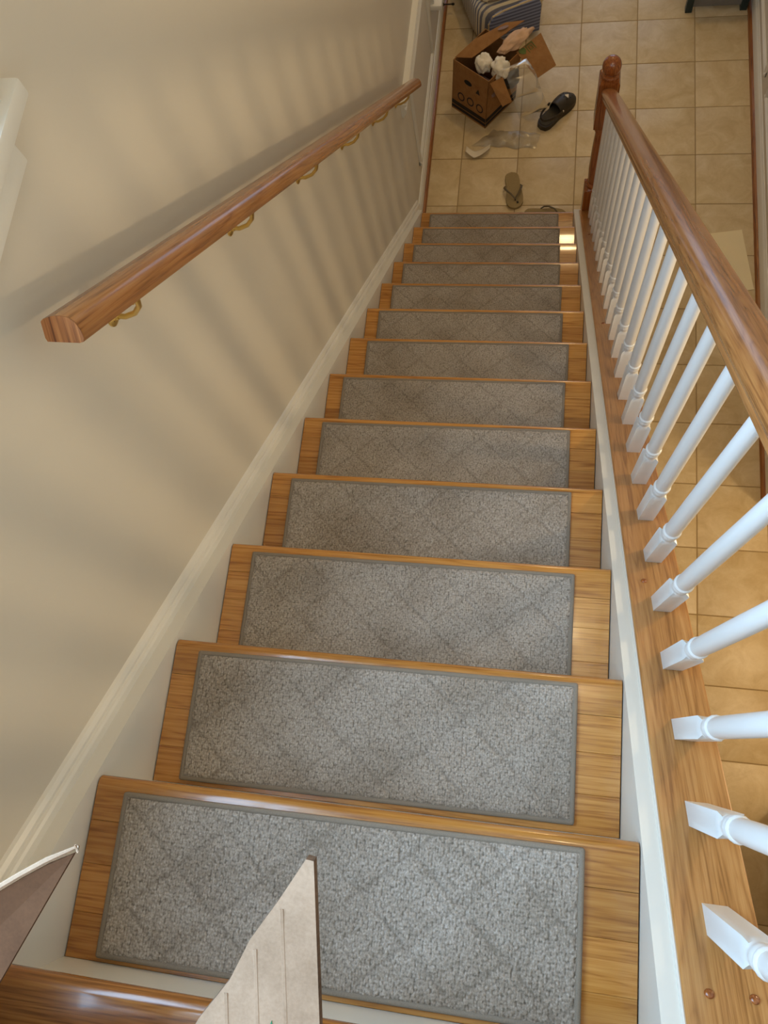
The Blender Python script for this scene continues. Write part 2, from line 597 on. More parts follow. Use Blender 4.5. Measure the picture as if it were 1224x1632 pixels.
# stair side wall under the base rail, down to the floor
sw = [(-0.05, slope_z(-0.05, 0.004)), (3.02, slope_z(3.02, 0.004)), (3.02, FL), (-0.05, FL)]
in_stairs(prism('side_wall', sw, 'X', 0.835, 0.898, M_WALL))


def slope_prism(name, prof_xh, y0, y1, mat, parent=None, smooth=None, square=True):
    """profile (x, h) swept along the stair slope in a local frame whose Y runs along the slope"""
    pr = [(x, h * CT) for x, h in prof_xh]
    hm = sum(p[1] for p in pr) / len(pr)
    s0, s1 = (y0 - hm * ST) / CT, (y1 - hm * ST) / CT
    o = prism(name, pr, 'Y', s0, s1, mat, None, (0, 0, 0), (-TH, 0, 0), smooth)
    if parent:
        o.parent = parent
        o.location = Vector((0, 0, 0)) - parent.location
    return o


# moulding on top of the left skirt
slope_prism('skirt_cap_moulding', [(XW, 0.008), (-0.024, 0.008), (-0.024, 0.026), (-0.027, 0.031), (-0.031, 0.033), (-0.031, 0.040), (-0.035, 0.049), (XW, 0.052)], -0.05, 3.09, M_TRIM, stairs, 30)
# white bead beside the base rail
slope_prism('skirt_bead', [(0.811, 0.005), (0.8145, 0.005), (0.8145, 0.013), (0.811, 0.011)], -0.05, 2.99, M_TRIM, stairs)

# ------------------------------------------------------------------ carpet pads
PW, PD = 0.667, 0.222


def carpet_mesh(seed, ox, oy):
    g = np.random.default_rng(seed)
    st = 0.00118
    bx = 0.007
    nx, ny = int((PW - 2 * bx) / st), int((PD - 2 * bx) / st)
    X, Y = np.meshgrid(np.linspace(bx, PW - bx, nx), np.linspace(bx, PD - bx, ny))
    px, py = 0.0038, 0.0046
    cx, cy = int(PW / px) + 6, int(PD / py) + 6
    jx, jy, jh = g.uniform(-0.28, 0.28, (cy, cx)), g.uniform(-0.30, 0.30, (cy, cx)), g.uniform(0.5, 1.0, (cy, cx))
    ci, cj = np.floor(X / px).astype(int), np.floor(Y / py).astype(int)
    H = np.zeros_like(X)
    for a in (-1, 0, 1):
        for b in (-1, 0, 1):
            ii, jj = np.clip(ci + a + 1, 0, cx - 1), np.clip(cj + b + 1, 0, cy - 1)
            dx = (X / px - (ci + a + 0.5 + jx[jj, ii])) / 0.62
            dy = (Y / py - (cj + b + 0.5 + jy[jj, ii])) / 0.72
            H = np.maximum(H, jh[jj, ii] * np.sqrt(np.clip(1 - dx * dx - dy * dy, 0, 1)))
    # carved diamond lattice
    u, v = (X - ox) / 0.134, (Y - oy) / 0.116
    d1 = np.abs((u + v) - np.round(u + v)) * 0.0875
    d2 = np.abs((u - v) - np.round(u - v)) * 0.0875
    dd = np.minimum(d1, d2)
    groove = np.exp(-(dd / 0.0035) ** 2)
    low = 0.0012 * np.sin(X * 31 + seed) * np.sin(Y * 43 + 2 * seed)
    edge = np.minimum(np.minimum(X - bx, PW - bx - X), np.minimum(Y - bx, PD - bx - Y))
    er = np.clip(edge / 0.006, 0, 1)
    Z = 0.0045 + 0.0032 * np.sqrt(er) + 0.0026 * H - 0.0017 * groove * (0.4 + 0.6 * H) + low * 0.5
    gv = np.repeat(np.repeat(g.uniform(0.3, 1.0, (ny // 14 + 2, nx // 14 + 2)), 14, 0), 14, 1)[:ny, :nx]
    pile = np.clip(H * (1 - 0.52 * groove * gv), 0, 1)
    vs = np.stack([X, Y, Z], -1).reshape(-1, 3)
    idx = np.arange(nx * ny).reshape(ny, nx)
    q = np.stack([idx[:-1, :-1], idx[:-1, 1:], idx[1:, 1:], idx[1:, :-1]], -1).reshape(-1, 4)
    me = bpy.data.meshes.new('carpet_pile')
    me.vertices.add(len(vs))
    me.vertices.foreach_set('co', vs.ravel())
    me.loops.add(q.size)
    me.loops.foreach_set('vertex_index', q.ravel().astype(np.int32))
    me.polygons.add(len(q))
    me.polygons.foreach_set('loop_start', np.arange(0, q.size, 4, dtype=np.int32))
    me.polygons.foreach_set('use_smooth', np.ones(len(q), dtype=bool))
    me.update()
    at = me.attributes.new('pile', 'FLOAT', 'POINT')
    at.data.foreach_set('value', pile.ravel())
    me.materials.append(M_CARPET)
    return me


pile_meshes = [carpet_mesh(1, 0.05, 0.04), carpet_mesh(2, 0.015, 0.09), carpet_mesh(3, 0.10, 0.015)]
# backing slab with folded-over binding tape (rounded bead all round)


def binding_mesh():
    bm = bmesh.new()
    prof = [(0.0, 0.0), (0.0, 0.006), (0.0018, 0.0082), (0.005, 0.0084), (0.0085, 0.0062), (0.0085, 0.0)]
    rows = []
    for (ox, oz) in prof:
        r = 0.004 - ox * 0.3
        ring = []
        for (cx, cy, a0) in ((PW - ox - r, PD - ox - r, 0), (ox + r, PD - ox - r, 90), (ox + r, ox + r, 180), (PW - ox - r, ox + r, 270)):
            for s in (0, 30, 60, 90):
                a = math.radians(a0 + s)
                ring.append(bm.verts.new((cx + r * math.cos(a), cy + r * math.sin(a), oz)))
        rows.append(ring)
    n = len(rows[0])
    for a in range(len(rows)):
        b = (a + 1) % len(rows)
        for i in range(n):
            bm.faces.new((rows[a][i], rows[a][(i + 1) % n], rows[b][(i + 1) % n], rows[b][i]))
    bmesh.ops.recalc_face_normals(bm, faces=bm.faces)
    me = bpy.data.meshes.new('binding_tape')
    bm.to_mesh(me)
    bm.free()
    for p in me.polygons:
        p.use_smooth = True
    me.materials.append(M_BIND)
    return me


bind_me = binding_mesh()
ORD = ['topmost', 'second', 'third', 'fourth', 'fifth', 'sixth', 'seventh', 'eighth', 'ninth', 'tenth', 'eleventh', 'twelfth', 'lowest']
pad_dx = [0.050, 0.050, 0.051, 0.052, 0.056, 0.048, 0.064, 0.048, 0.048, 0.045, 0.047, 0.049, 0.046]
pad_rot = [0.3, 0.4, 0.0, 0.2, 0.4, 0.3, 0.3, 0.0, 0.0, -0.1, -0.2, -0.1, -0.2]
for k in range(1, NST + 1):
    root = empty('stair_carpet', (pad_dx[k - 1], k * RUN - 0.018 - PD, -k * RISE), (0, 0, math.radians(pad_rot[k - 1])))
    extra = {1: ' below the landing', 13: ' by the foyer tiles'}.get(k, ' counted from the landing')
    tag(root, 'grey looped carpet pad with bound edges on the %s stair tread%s' % (ORD[k - 1], extra), 'carpet', 'carpet pads on the stair treads')
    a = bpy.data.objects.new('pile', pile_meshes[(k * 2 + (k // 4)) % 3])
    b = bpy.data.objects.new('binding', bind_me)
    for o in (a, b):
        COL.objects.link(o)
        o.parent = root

# ------------------------------------------------------------------ right railing
XB = 0.8655
rail = tag(empty('stair_railing', (XB, 3.0, FL)), 'stair railing with oak handrail, white turned balusters and oak newel post', 'railing')


def to_rail(o):
    o.parent = rail
    o.location = Vector(o.location) - rail.location
    return o


base = slope_prism('base_rail', [(0.8135, 0.005), (0.8135, 0.0195), (0.8155, 0.0220), (0.9095, 0.0220), (0.9115, 0.0195), (0.9115, 0.005)], -0.09, 2.968, M_CAP)
to_rail(base)
plug0 = None
for (x, y) in ((0.842, 0.661), (0.842, 0.096), (0.890, 0.097), (0.842, 1.72), (0.842, 2.6)):
    n = 0.022 * CT
    if plug0 is None:
        plug0 = lathe('wood_plug', [(0.0055, -0.002), (0.0055, 0.0012), (0.0045, 0.0026), (0.0025, 0.0036), (0.0004, 0.004)], M_NEWEL, base, seg=18, smooth=70)
        p = plug0
    else:
        p = dup(plug0, base)
    p.location = (x, (y - n * ST) / CT, n)

hr_h = 0.731
prof = [(-0.020, 0.0), (0.020, 0.0), (0.0215, 0.008), (0.026, 0.013), (0.0262, 0.020), (0.0245, 0.025), (0.0260, 0.030), (0.0305, 0.039), (0.0312, 0.048), (0.029, 0.056), (0.022, 0.064), (0.012, 0.0685), (0, 0.070)]
prof = prof + [(-x, h) for x, h in prof[::-1][1:-2]]
seen = []
for q in prof:
    if q not in seen:
        seen.append(q)
to_rail(slope_prism('handrail', [(XB + x, hr_h + h) for x, h in seen], -0.16, 2.975, M_RAIL, None, 35))


def baluster_mesh():
    vs, fs = [], []
    N = 16

    def sq(hw):
        pts = []
        for i in range(N):
            a = 2 * math.pi * (i + 0.0) / N + math.pi / 4
            c, s = math.cos(a), math.sin(a)
            m = max(abs(c), abs(s))
            pts.append((c / m * hw, s / m * hw))
        return pts

    def ci(r):
        return [(r * math.cos(2 * math.pi * i / N + math.pi / 4), r * math.sin(2 * math.pi * i / N + math.pi / 4)) for i in range(N)]
    rings = []
    HB = 0.0152
    rings.append([(x, y, -y * TT) for x, y in sq(HB)])
    # top of the block: corners run a little higher than the middles (lamb's-tongue arcs)
    rings.append([(x, y, 0.146 + 0.014 * (math.hypot(x, y) / HB - 1) / 0.414) for x, y in sq(HB)])
    for r, z in ((0.0140, 0.1625), (0.0128, 0.166), (0.0135, 0.170), (0.0150, 0.176), (0.0150, 0.182), (0.0135, 0.188), (0.0128, 0.190), (0.0158, 0.1925), (0.0164, 0.1955), (0.0158, 0.1985), (0.0134, 0.201), (0.0140, 0.212), (0.0142, 0.26), (0.0135, 0.42), (0.0122, 0.58), (0.0112, 0.735)):
        rings.append([(x, y, z) for x, y in ci(r)])
    for rg in rings:
        vs += rg
    for j in range(len(rings) - 1):
        for i in range(N):
            fs.append((j * N + i, j * N + (i + 1) % N, (j + 1) * N + (i + 1) % N, (j + 1) * N + i))
    fs.append(tuple(range(N))[::-1])
    fs.append(tuple((len(rings) - 1) * N + i for i in range(N)))
    return mesh_obj('baluster', vs, fs, M_BAL, None, smooth=38)


bal0 = None
for i in range(-1, 25):
    y = 0.1625 + 0.1122 * i
    loc = Vector((XB, y, slope_z(y, 0.022))) - rail.location
    if bal0 is None:
        bal0 = baluster_mesh()
        bal0.parent = rail
        bal0.location = loc
    else:
        dup(bal0, rail, loc)


def newel_mesh(name):
    vs, fs = [], []
    N = 24

    def sq(hw):
        o = []
        for i in range(N):
            a = 2 * math.pi * i / N + math.pi / 4
            c, s = math.cos(a), math.sin(a)
            m = max(abs(c), abs(s))
            o.append((c / m * hw, s / m * hw))
        return o

    def ci(r):
        return [(r * math.cos(2 * math.pi * i / N + math.pi / 4), r * math.sin(2 * math.pi * i / N + math.pi / 4)) for i in range(N)]
    H = 0.0415
    seq = [('s', H, 0.0), ('s', H, 0.385), ('s', H - 0.004, 0.392), ('c', 0.034, 0.397), ('c', 0.036, 0.405), ('c', 0.036, 0.415), ('c', 0.028, 0.424), ('c', 0.031, 0.45), ('c', 0.0335, 0.52), ('c', 0.031, 0.66), ('c', 0.027, 0.745), ('c', 0.0255, 0.755), ('c', 0.034, 0.762), ('c', 0.035, 0.772), ('c', 0.031, 0.782), ('c', 0.031, 0.790), ('s', H - 0.004, 0.795), ('s', H, 0.801), ('s', H, 1.040), ('s', H - 0.006, 1.052)]
    for t, r, z in seq:
        vs += [(x, y, z) for x, y in (sq(r) if t == 's' else ci(r))]
    n = len(seq)
    for j in range(n - 1):
        for i in range(N):
            fs.append((j * N + i, j * N + (i + 1) % N, (j + 1) * N + (i + 1) % N, (j + 1) * N + i))
    fs.append(tuple(range(N))[::-1])
    fs.append(tuple((n - 1) * N + i for i in range(N)))
    o = mesh_obj(name, vs, fs, M_NEWEL, None, smooth=35)
    fin = [(0.036, 1.050), (0.0375, 1.056), (0.036, 1.062), (0.028, 1.066), (0.026, 1.071), (0.032, 1.077), (0.0365, 1.086), (0.0385, 1.097), (0.0375, 1.110), (0.033, 1.122), (0.025, 1.132), (0.014, 1.138), (0.002, 1.140)]
    lathe('finial', fin, M_NEWEL, o, seg=24)
    return o


nw = newel_mesh('newel_post')
nw.parent = rail
nw.location = (0.0, 0.0, 0.0)
top_newel = dup(nw, rail, Vector((XB, -0.14, -0.02)) - rail.location)

# ------------------------------------------------------------------ left wall handrail
lrail = tag(empty('wall_handrail', (XW, 3.1, -1.9)), 'brown oak handrail on brass brackets mounted on the cream stair wall', 'handrail')
lp = [(0.007, 0.812), (0.005, 0.818), (0.0052, 0.846), (0.009, 0.8505), (0.020, 0.855), (0.032, 0.8565), (0.043, 0.854), (0.051, 0.846), (0.0565, 0.832), (0.0580, 0.820), (0.0560, 0.813), (0.050, 0.811)]
o = slope_prism('rail', lp, 0.776, 3.145, M_RAIL, lrail, 35)
hm = sum(h * CT for x, h in lp) / len(lp)
s0 = (0.776 - hm * ST) / CT
n = len(lp)
cap = mesh_obj('end_grain', [(x, s0 - 0.0008, h * CT) for x, h in lp] + [(x, s0 + 0.001, h * CT) for x, h in lp],
               [tuple(range(n)), tuple(range(2 * n - 1, n - 1, -1))] + [(i, (i + 1) % n, n + (i + 1) % n, n + i) for i in range(n)], M_ENDGRAIN, o)
br0 = None
for i in range(6):
    y = 0.915 + 0.415 * i
    loc = Vector((XW, y, slope_z(y, 0.743))) - lrail.location
    if br0 is None:
        # wall rose, curved arm, saddle plate and screws
        br0 = lathe('bracket', [(0.017, 0.0), (0.017, 0.003), (0.012, 0.006), (0.007, 0.008), (0.006, 0.012)], M_BRASS, lrail, rot=(0, math.pi / 2, 0), seg=18)
        br0.location = loc
        # sub-parts given in the rose's local frame (local z = world x, local x = -world z)
        tube('arm', [(0, 0, 0.006), (0.002, 0, 0.022), (-0.010, 0.0, 0.044), (-0.030, 0.0, 0.060), (-0.050, 0.0, 0.066), (-0.0665, 0.0, 0.067)], [0.0048, 0.0046, 0.0045, 0.0046, 0.0052, 0.0065], M_BRASS, br0, 8)
        box('saddle', -0.069, -0.066, -0.020, 0.020, 0.060, 0.074, M_BRASS, br0, 0.0008)
        for sy in (-0.009, 0.009):
            lathe('screw', [(0.0026, 0.0), (0.0026, 0.001), (0.002, 0.002), (0.0004, 0.0026)], M_STEEL, br0, (0.0, sy, 0.0045), seg=8)
    else:
        dup(br0, lrail, loc)

# ------------------------------------------------------------------ stair window (left wall) and trims
win = struct(empty('window_1', (XW, 0.36, W1[2])))


def under(o, par):
    o.parent = par
    o.location = Vector(o.location) - par.location
    return o


under(box('stool', XW - 0.10, -0.009, -0.32, 1.034, 0.281, 0.306, M_TRIM, None, 0.004), win)
under(box('apron', XW, XW + 0.018, -0.28, 0.972, 0.240, 0.281, M_TRIM, None, 0.003), win)
under(multi_box('casing', [(XW, XW + 0.018, W1[1] - 0.005, W1[1] + 0.06, 0.306, W1[3] + 0.07), (XW, XW + 0.018, W1[0] - 0.06, W1[0] + 0.005, 0.306, W1[3] + 0.07), (XW, XW + 0.018, W1[0], W1[1], W1[3] - 0.005, W1[3] + 0.07)], M_TRIM), win)
sx = XW - 0.09
under(multi_box('sash', [(sx, sx + 0.03, W1[0], W1[0] + 0.045, W1[2], W1[3]), (sx, sx + 0.03, W1[1] - 0.045, W1[1], W1[2], W1[3]), (sx, sx + 0.03, W1[0], W1[1], W1[2], W1[2] + 0.05), (sx, sx + 0.03, W1[0], W1[1], W1[3] - 0.045, W1[3]), (sx, sx + 0.03, W1[0], W1[1], 1.04, 1.08)], M_TRIM), win)
for z0, z1 in ((W1[2] + 0.05, 1.04), (1.08, W1[3] - 0.045)):
    under(box('pane', sx + 0.012, sx + 0.016, W1[0] + 0.045, W1[1] - 0.045, z0, z1, M_GLASS), win)

win2 = struct(empty('window_2', (XW, 4.7, W2[2])))
under(box('stool', XW - 0.10, 0.022, 4.172, 5.28, -2.380, -2.352, M_TRIM, None, 0.004), win2)
under(multi_box('casing', [(XW, XW + 0.02, 4.19, 4.265, -2.352, W2[3] + 0.07), (XW, XW + 0.02, 5.195, 5.27, -2.352, W2[3] + 0.07), (XW, XW + 0.02, 4.265, 5.195, W2[3], W2[3] + 0.07)], M_TRIM), win2)
under(multi_box('sash', [(sx, sx + 0.03, W2[0], W2[0] + 0.045, W2[2], W2[3]), (sx, sx + 0.03, W2[1] - 0.045, W2[1], W2[2], W2[3]), (sx, sx + 0.03, W2[0], W2[1], W2[2], W2[2] + 0.05), (sx, sx + 0.03, W2[0], W2[1], W2[3] - 0.045, W2[3])], M_TRIM), win2)
under(box('pane', sx + 0.012, sx + 0.016, W2[0] + 0.045, W2[1] - 0.045, W2[2] + 0.05, W2[3] - 0.045, M_GLASS), win2)

# front door with glass in the far wall
door = struct(empty('door_1', (0.95, YF, FL)))
under(multi_box('door_frame', [(0.35, 0.47, YF, YF + 0.05, FL + 0.25, FL + 2.2), (1.43, 1.55, YF, YF + 0.05, FL + 0.25, FL + 2.2), (0.47, 1.43, YF, YF + 0.05, FL + 2.08, FL + 2.2), (0.47, 1.43, YF, YF + 0.05, FL + 0.25, FL + 0.37)], M_TRIM), door)
under(box('pane', 0.47, 1.43, YF + 0.02, YF + 0.026, FL + 0.37, FL + 2.08, M_GLASS), door)

# foyer trims: baseboards, oak shoe, chair rail, panel frames
BP = [(0, 0.0), (0.014, 0.0), (0.014, 0.078), (0.011, 0.088), (0.006, 0.094), (0.005, 0.102), (0, 0.104)]
SP = [(0.014, 0.0), (0.031, 0.0), (0.030, 0.008), (0.024, 0.016), (0.014, 0.020)]
CP = [(0, 0.0), (0.010, 0.0), (0.012, 0.010), (0.022, 0.022), (0.026, 0.032), (0.026, 0.042), (0.018, 0.048), (0.020, 0.060), (0.028, 0.066), (0.028, 0.074), (0, 0.078)]


def trim(name, prof, y0, y1, z, side, mat, parent=None, smooth=30):
    pr = [((XW + x if side < 0 else XR - x), z + h) for x, h in prof]
    o = prism(name, pr, 'Y', y0, y1, mat, None, smooth=smooth)
    if parent is None:
        struct(o)
    else:
        o.parent = parent
    return o


bl = trim('baseboard_left', BP, 3.02, YF, FL, -1, M_TRIM)
trim('shoe_moulding', SP, 3.02, YF, FL, -1, M_SHOE, bl)
br = trim('baseboard_right', BP, 1.50, YF, FL, 1, M_TRIM)
trim('shoe_moulding', SP, 1.50, YF, FL, 1, M_SHOE, br)
trim('trim_1', CP, 3.075, 4.19, -1.968, -1, M_TRIM)
trim('trim_2', CP, 1.50, YF, -1.978, 1, M_TRIM)


def panel_frame(name, y0, y1, z0, z1, side):
    wd, th = 0.028, 0.014
    x0 = XW if side < 0 else XR
    s = 1 if side < 0 else -1
    o = empty(name, (x0, (y0 + y1) / 2, z0))
    struct(o)
    pr = [(0, 0), (0, wd), (0.005, wd), (th, wd * 0.6), (th * 0.8, wd * 0.3), (0.004, 0)]
    for nm, a in (('bottom', 0), ('top', 1)):
        zz = z0 if a == 0 else z1
        q = [(x0 + s * p[0], zz + (p[1] if a == 0 else -p[1])) for p in pr]
        under(prism(nm + '_moulding', q, 'Y', y0, y1, M_TRIM, smooth=30), o)
    for yy_, sg in ((y0, 1), (y1, -1)):
        q = [(x0 + s * p[0], yy_ + sg * p[1]) for p in pr]
        under(prism('side_moulding', q, 'Z', z0, z1, M_TRIM, smooth=30), o)
    return o


panel_frame('trim_3', 3.30, 4.065, -2.558, -2.03, -1)
panel_frame('trim_4', 3.84, 4.75, -2.58, -2.03, 1)
panel_frame('trim_5', 2.72, 3.71, -2.58, -2.03, 1)
panel_frame('trim_6', 1.66, 2.59, -2.58, -2.03, 1)

# ------------------------------------------------------------------ torn carton on the landing
carton = tag(empty('torn_carton', (0.24, -0.26, 0.0)), 'cardboard carton on the landing with torn pale and brown flaps over the top stair', 'carton')
cx0, cx1, cy0, cy1, cz = 0.02, 0.52, -0.46, -0.06, 0.30
t = 0.006
under(multi_box('body', [(cx0, cx1, cy0, cy0 + t, 0.0, cz), (cx0, cx1, cy1 - t, cy1, 0.0, cz), (cx0, cx0 + t, cy0 + t, cy1 - t, 0.0, cz), (cx1 - t, cx1, cy0 + t, cy1 - t, 0.0, cz), (cx0 + t, cx1 - t, cy0 + t, cy1 - t, 0.0, t)], M_CARTON_IN), carton)


def sheet(name, pts, thick, mat, parent, normal_hint=(0, 0, 1), edge_mat=None):
    """planar polygon fan with thickness"""
    P_ = [Vector(p) for p in pts]
    c = sum(P_, Vector()) / len(P_)
    nrm = Vector()
    for i in range(len(P_)):
        nrm += (P_[i] - c).cross(P_[(i + 1) % len(P_)] - c)
    nrm.normalize()
    if nrm.dot(Vector(normal_hint)) < 0:
        nrm = -nrm
    n_ = len(P_)
    vs = [p for p in P_] + [p - nrm * thick for p in P_]
    fs = [tuple(range(n_)), tuple(range(2 * n_ - 1, n_ - 1, -1))] + [(i, (i + 1) % n_, n_ + (i + 1) % n_, n_ + i) for i in range(n_)]
    o = mesh_obj(name, vs, fs, mat, None)
    if edge_mat:
        o.data.materials.append(edge_mat)
        for p in o.data.polygons:
            if len(p.vertices) == 4 and abs(p.normal.dot(nrm)) < 0.5:
                p.material_index = 1
    under(o, parent)
    return o, nrm


def lerp(a, b, t):
    return Vector(a) * (1 - t) + Vector(b) * t


# centre flap: narrow torn corner that leans out over the first tread
A0, A1 = Vector((0.4665, 0.2465, 0.38)), Vector((0.4725, 0.2460, 0.3805))
Hh, Kk = Vector((0.505, -0.055, 0.302)), Vector((0.288, -0.055, 0.302))
left_edge = []
for i in range(1, 10):
    p = lerp(A0, Kk, i / 10)
    left_edge.append(p + Vector((random.uniform(-0.003, 0.003), 0, 0)))
fl, fn = sheet('pale_flap', [Hh, lerp(A1, Hh, 0.5), lerp(A1, Hh, 0.06), A1, A0] + left_edge + [Kk], 0.0085, M_CARTON, carton, (0, 0, 1), M_FLUTE)
# printed green arrowhead on the flap
gc = lerp(lerp(A0, Kk, 0.335), lerp(A1, Hh, 0.335), 0.50)
du = (Hh - A1).normalized()
dv = (Kk - Hh).normalized()


def mark(name, pts, mat, par):
    o_, _ = sheet(name, [gc + du * a + dv * b + fn * 0.0007 for a, b in pts], 0.0009, mat, carton, fn)
    return o_


mark('green_mark', [(0.012, -0.003), (0.042, 0.010), (0.034, -0.006)], M_GREEN, fl)
# corrugation ridges under the paper face
for q in (0.12, 0.22, 0.33, 0.45, 0.58, 0.72, 0.86):
    p = lerp(A0, Kk, q) + (Hh - Kk).normalized() * 0.006
    e_ = p + (Hh - A1) * (1 - q) * 0.97
    tube('flute_ridge', [Vector(p) - carton.location - fn * 0.0013, Vector(e_) - carton.location - fn * 0.0013], 0.0024, M_CARTON, carton, 6)
# left flap: brown inside face with a ragged pale edge
T = Vector((0.2738, 0.2225, 0.35))
upper = [Vector((-0.02, 0.045, 0.335))]
rag = []
for i in range(1, 14):
    p = lerp(upper[0], T, i / 14)
    rag.append(p + Vector((random.uniform(-0.0015, 0.0015), random.uniform(-0.003, 0.003), 0)))
f2, n2 = sheet('brown_flap', [Vector((0.136, -0.055, 0.30)), Vector((0.02, -0.055, 0.30)), upper[0]] + rag + [T], 0.004, M_CARTON_IN, carton, (0, 0, 1))
rg = [p + Vector((0.0, 0.0035, 0.0015)) for p in [upper[0]] + rag]
tube('torn_edge', [p - carton.location for p in rg] + [T + Vector((0.003, 0.006, 0.001)) - carton.location], [0.0024] * len(rg) + [0.0012], M_CARTON, carton, 6)
tube('paper_curl', [T + Vector(v) - carton.location for v in ((0.0, 0.004, 0.0), (0.004, 0.006, 0.002), (0.006, 0.003, 0.006), (0.004, 0.008, 0.008))], 0.0010, M_CARTON, carton, 5)
# side and rear flaps of the carton folded outwards
sheet('side_flap', [(cx1, cy0 + 0.01, cz), (cx1, cy1 - 0.01, cz), (cx1 + 0.06, cy1 - 0.03, cz - 0.12), (cx1 + 0.06, cy0 + 0.03, cz - 0.12)], 0.004, M_CARTON, carton, (1, 0, 1))
sheet('rear_flap', [(cx0 + 0.01, cy0, cz), (cx1 - 0.01, cy0, cz), (cx1 - 0.03, cy0 - 0.10, cz + 0.05), (cx0 + 0.03, cy0 - 0.10, cz + 0.05)], 0.004, M_CARTON, carton, (0, 0, 1))

# ------------------------------------------------------------------ open box in the foyer
BA = Vector((0.281, 3.705, FL))           # nearest bottom corner
BL = Vector((0.077, 3.866, FL))           # left bottom corner
e1 = (BL - BA)
L1 = e1.length
e1.normalize()
e2 = Vector((-e1.y, e1.x, 0)) * -1.0      # towards the right rear
e2 = Vector((e1.y, -e1.x, 0))
if e2.y < 0:
    e2 = -e2
L2, BH = 0.26, 0.30
bx = tag(empty('open_box', BA.lerp(BL, 0.5) + e2 * (L2 / 2)), 'open brown cardboard box full of packing paper standing on the foyer tiles', 'box')


def bp(a, b, z):
    return BA + e1 * a + e2 * (b + 0.14 * z) + Vector((0, 0, z))      # the opened box leans a little


def bsheet(name, pts, mat=M_KRAFT, thick=0.004, hint=(0, 0, 1)):
    o_, n_ = sheet(name, [bp(*p) for p in pts], thick, mat, bx, hint)
    return o_


ne1, ne2 = -e1, -e2
bsheet('left_side', [(0, 0, 0), (L1, 0, 0), (L1, 0, BH), (0, 0, BH)], M_KRAFT, 0.004, ne2)
bsheet('right_side', [(0, 0, 0), (0, L2, 0), (0, L2, BH), (0, 0, BH)], M_KRAFT, 0.004, ne1)
bsheet('rear_side', [(L1, 0, 0), (L1, L2, 0), (L1, L2, BH), (L1, 0, BH)], M_KRAFT, 0.004, e1)
bsheet('far_side', [(0, L2, 0), (L1, L2, 0), (L1, L2, BH), (0, L2, BH)], M_KRAFT, 0.004, e2)
bsheet('bottom', [(0, 0, 0.004), (L1, 0, 0.004), (L1, L2, 0.004), (0, L2, 0.004)], M_KRAFT, 0.003)
# flaps


def fsheet(name, pts, mat=M_KRAFT, hint=(0, 0, 1)):
    return sheet(name, [Vector((x, y, FL + z)) for x, y, z in pts], 0.004, mat, bx, hint)


RF = [(0.110, 3.914, 0.30), (0.205, 3.894, 0.31), (0.40, 4.018, 0.36), (0.477, 4.07, 0.37), (0.377, 4.07, 0.362), (0.212, 3.993, 0.335)]
fsheet('rear_flap', RF)
fsheet('right_flap', [(0.442, 3.931, 0.30), (0.566, 4.056, 0.30), (0.658, 3.885, 0.25), (0.561, 3.816, 0.235)])
fsheet('near_flap', [(0.314, 3.727, 0.30), (0.379, 3.766, 0.30), (0.434, 3.679, 0.22), (0.385, 3.657, 0.21)])
# printing: dark base band with pale pinstripe on the two visible sides, hand hole, emblems


def print_on(name, face, pts, mat):
    if face == 'L':
        q = [(a, -0.0012, z) for a, z in pts]
        return bsheet(name, q, mat, 0.001, ne2)
    q = [(-0.0012, a, z) for a, z in pts]
    return bsheet(name, q, mat, 0.001, ne1)


for fc, Lx in (('L', L1), ('R', L2)):
    print_on('printed_band', fc, [(0.002, 0.012), (Lx - 0.002, 0.012), (Lx - 0.002, 0.030), (0.002, 0.030)], M_BLACK)
    print_on('printed_band', fc, [(0.002, 0.036), (Lx - 0.002, 0.036), (Lx - 0.002, 0.060), (0.002, 0.060)], M_BLACK)
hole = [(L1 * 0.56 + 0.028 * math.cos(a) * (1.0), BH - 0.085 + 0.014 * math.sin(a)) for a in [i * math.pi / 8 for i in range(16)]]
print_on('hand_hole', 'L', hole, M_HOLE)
for (cx_, cz_, rr) in ((0.05, 0.105, 0.026), (0.12, 0.11, 0.026), (0.19, 0.105, 0.026)):
    ring = []
    n_ = 18
    vs, fs = [], []
    for i in range(n_):
        a = 2 * math.pi * i / n_
        for r_ in (rr, rr * 0.72):
            vs.append(bp(cx_ + r_ * math.cos(a), -0.0014, cz_ + r_ * math.sin(a)))
    for i in range(n_):
        j = (i + 1) % n_
        fs.append((2 * i, 2 * j, 2 * j + 1, 2 * i + 1))
    under(mesh_obj('printed_ring', vs, fs, M_BLACK), bx)
print_on('printed_arrow', 'L', [(0.055, 0.185), (0.085, 0.185), (0.070, 0.215)], M_BLACK)
print_on('printed_corner', 'R', [(0.035, BH - 0.07), (0.065, BH - 0.07), (0.05, BH - 0.02)], M_BLACK)
# green printed square frame and leaf on the right flap, oval hand hole on the rear flap
RO = Vector((0.442, 3.931, FL + 0.30))
ra = (Vector((0.566, 4.056, FL + 0.30)) - RO).normalized()
rb = (Vector((0.561, 3.816, FL + 0.235)) - RO).normalized()
rn = ra.cross(rb)
rn = rn if rn.z > 0 else -rn


def flap_mark(name, pts, mat):
    sheet(name, [RO + ra * a + rb * b + rn * 0.0055 for a, b in pts], 0.001, mat, bx, rn)


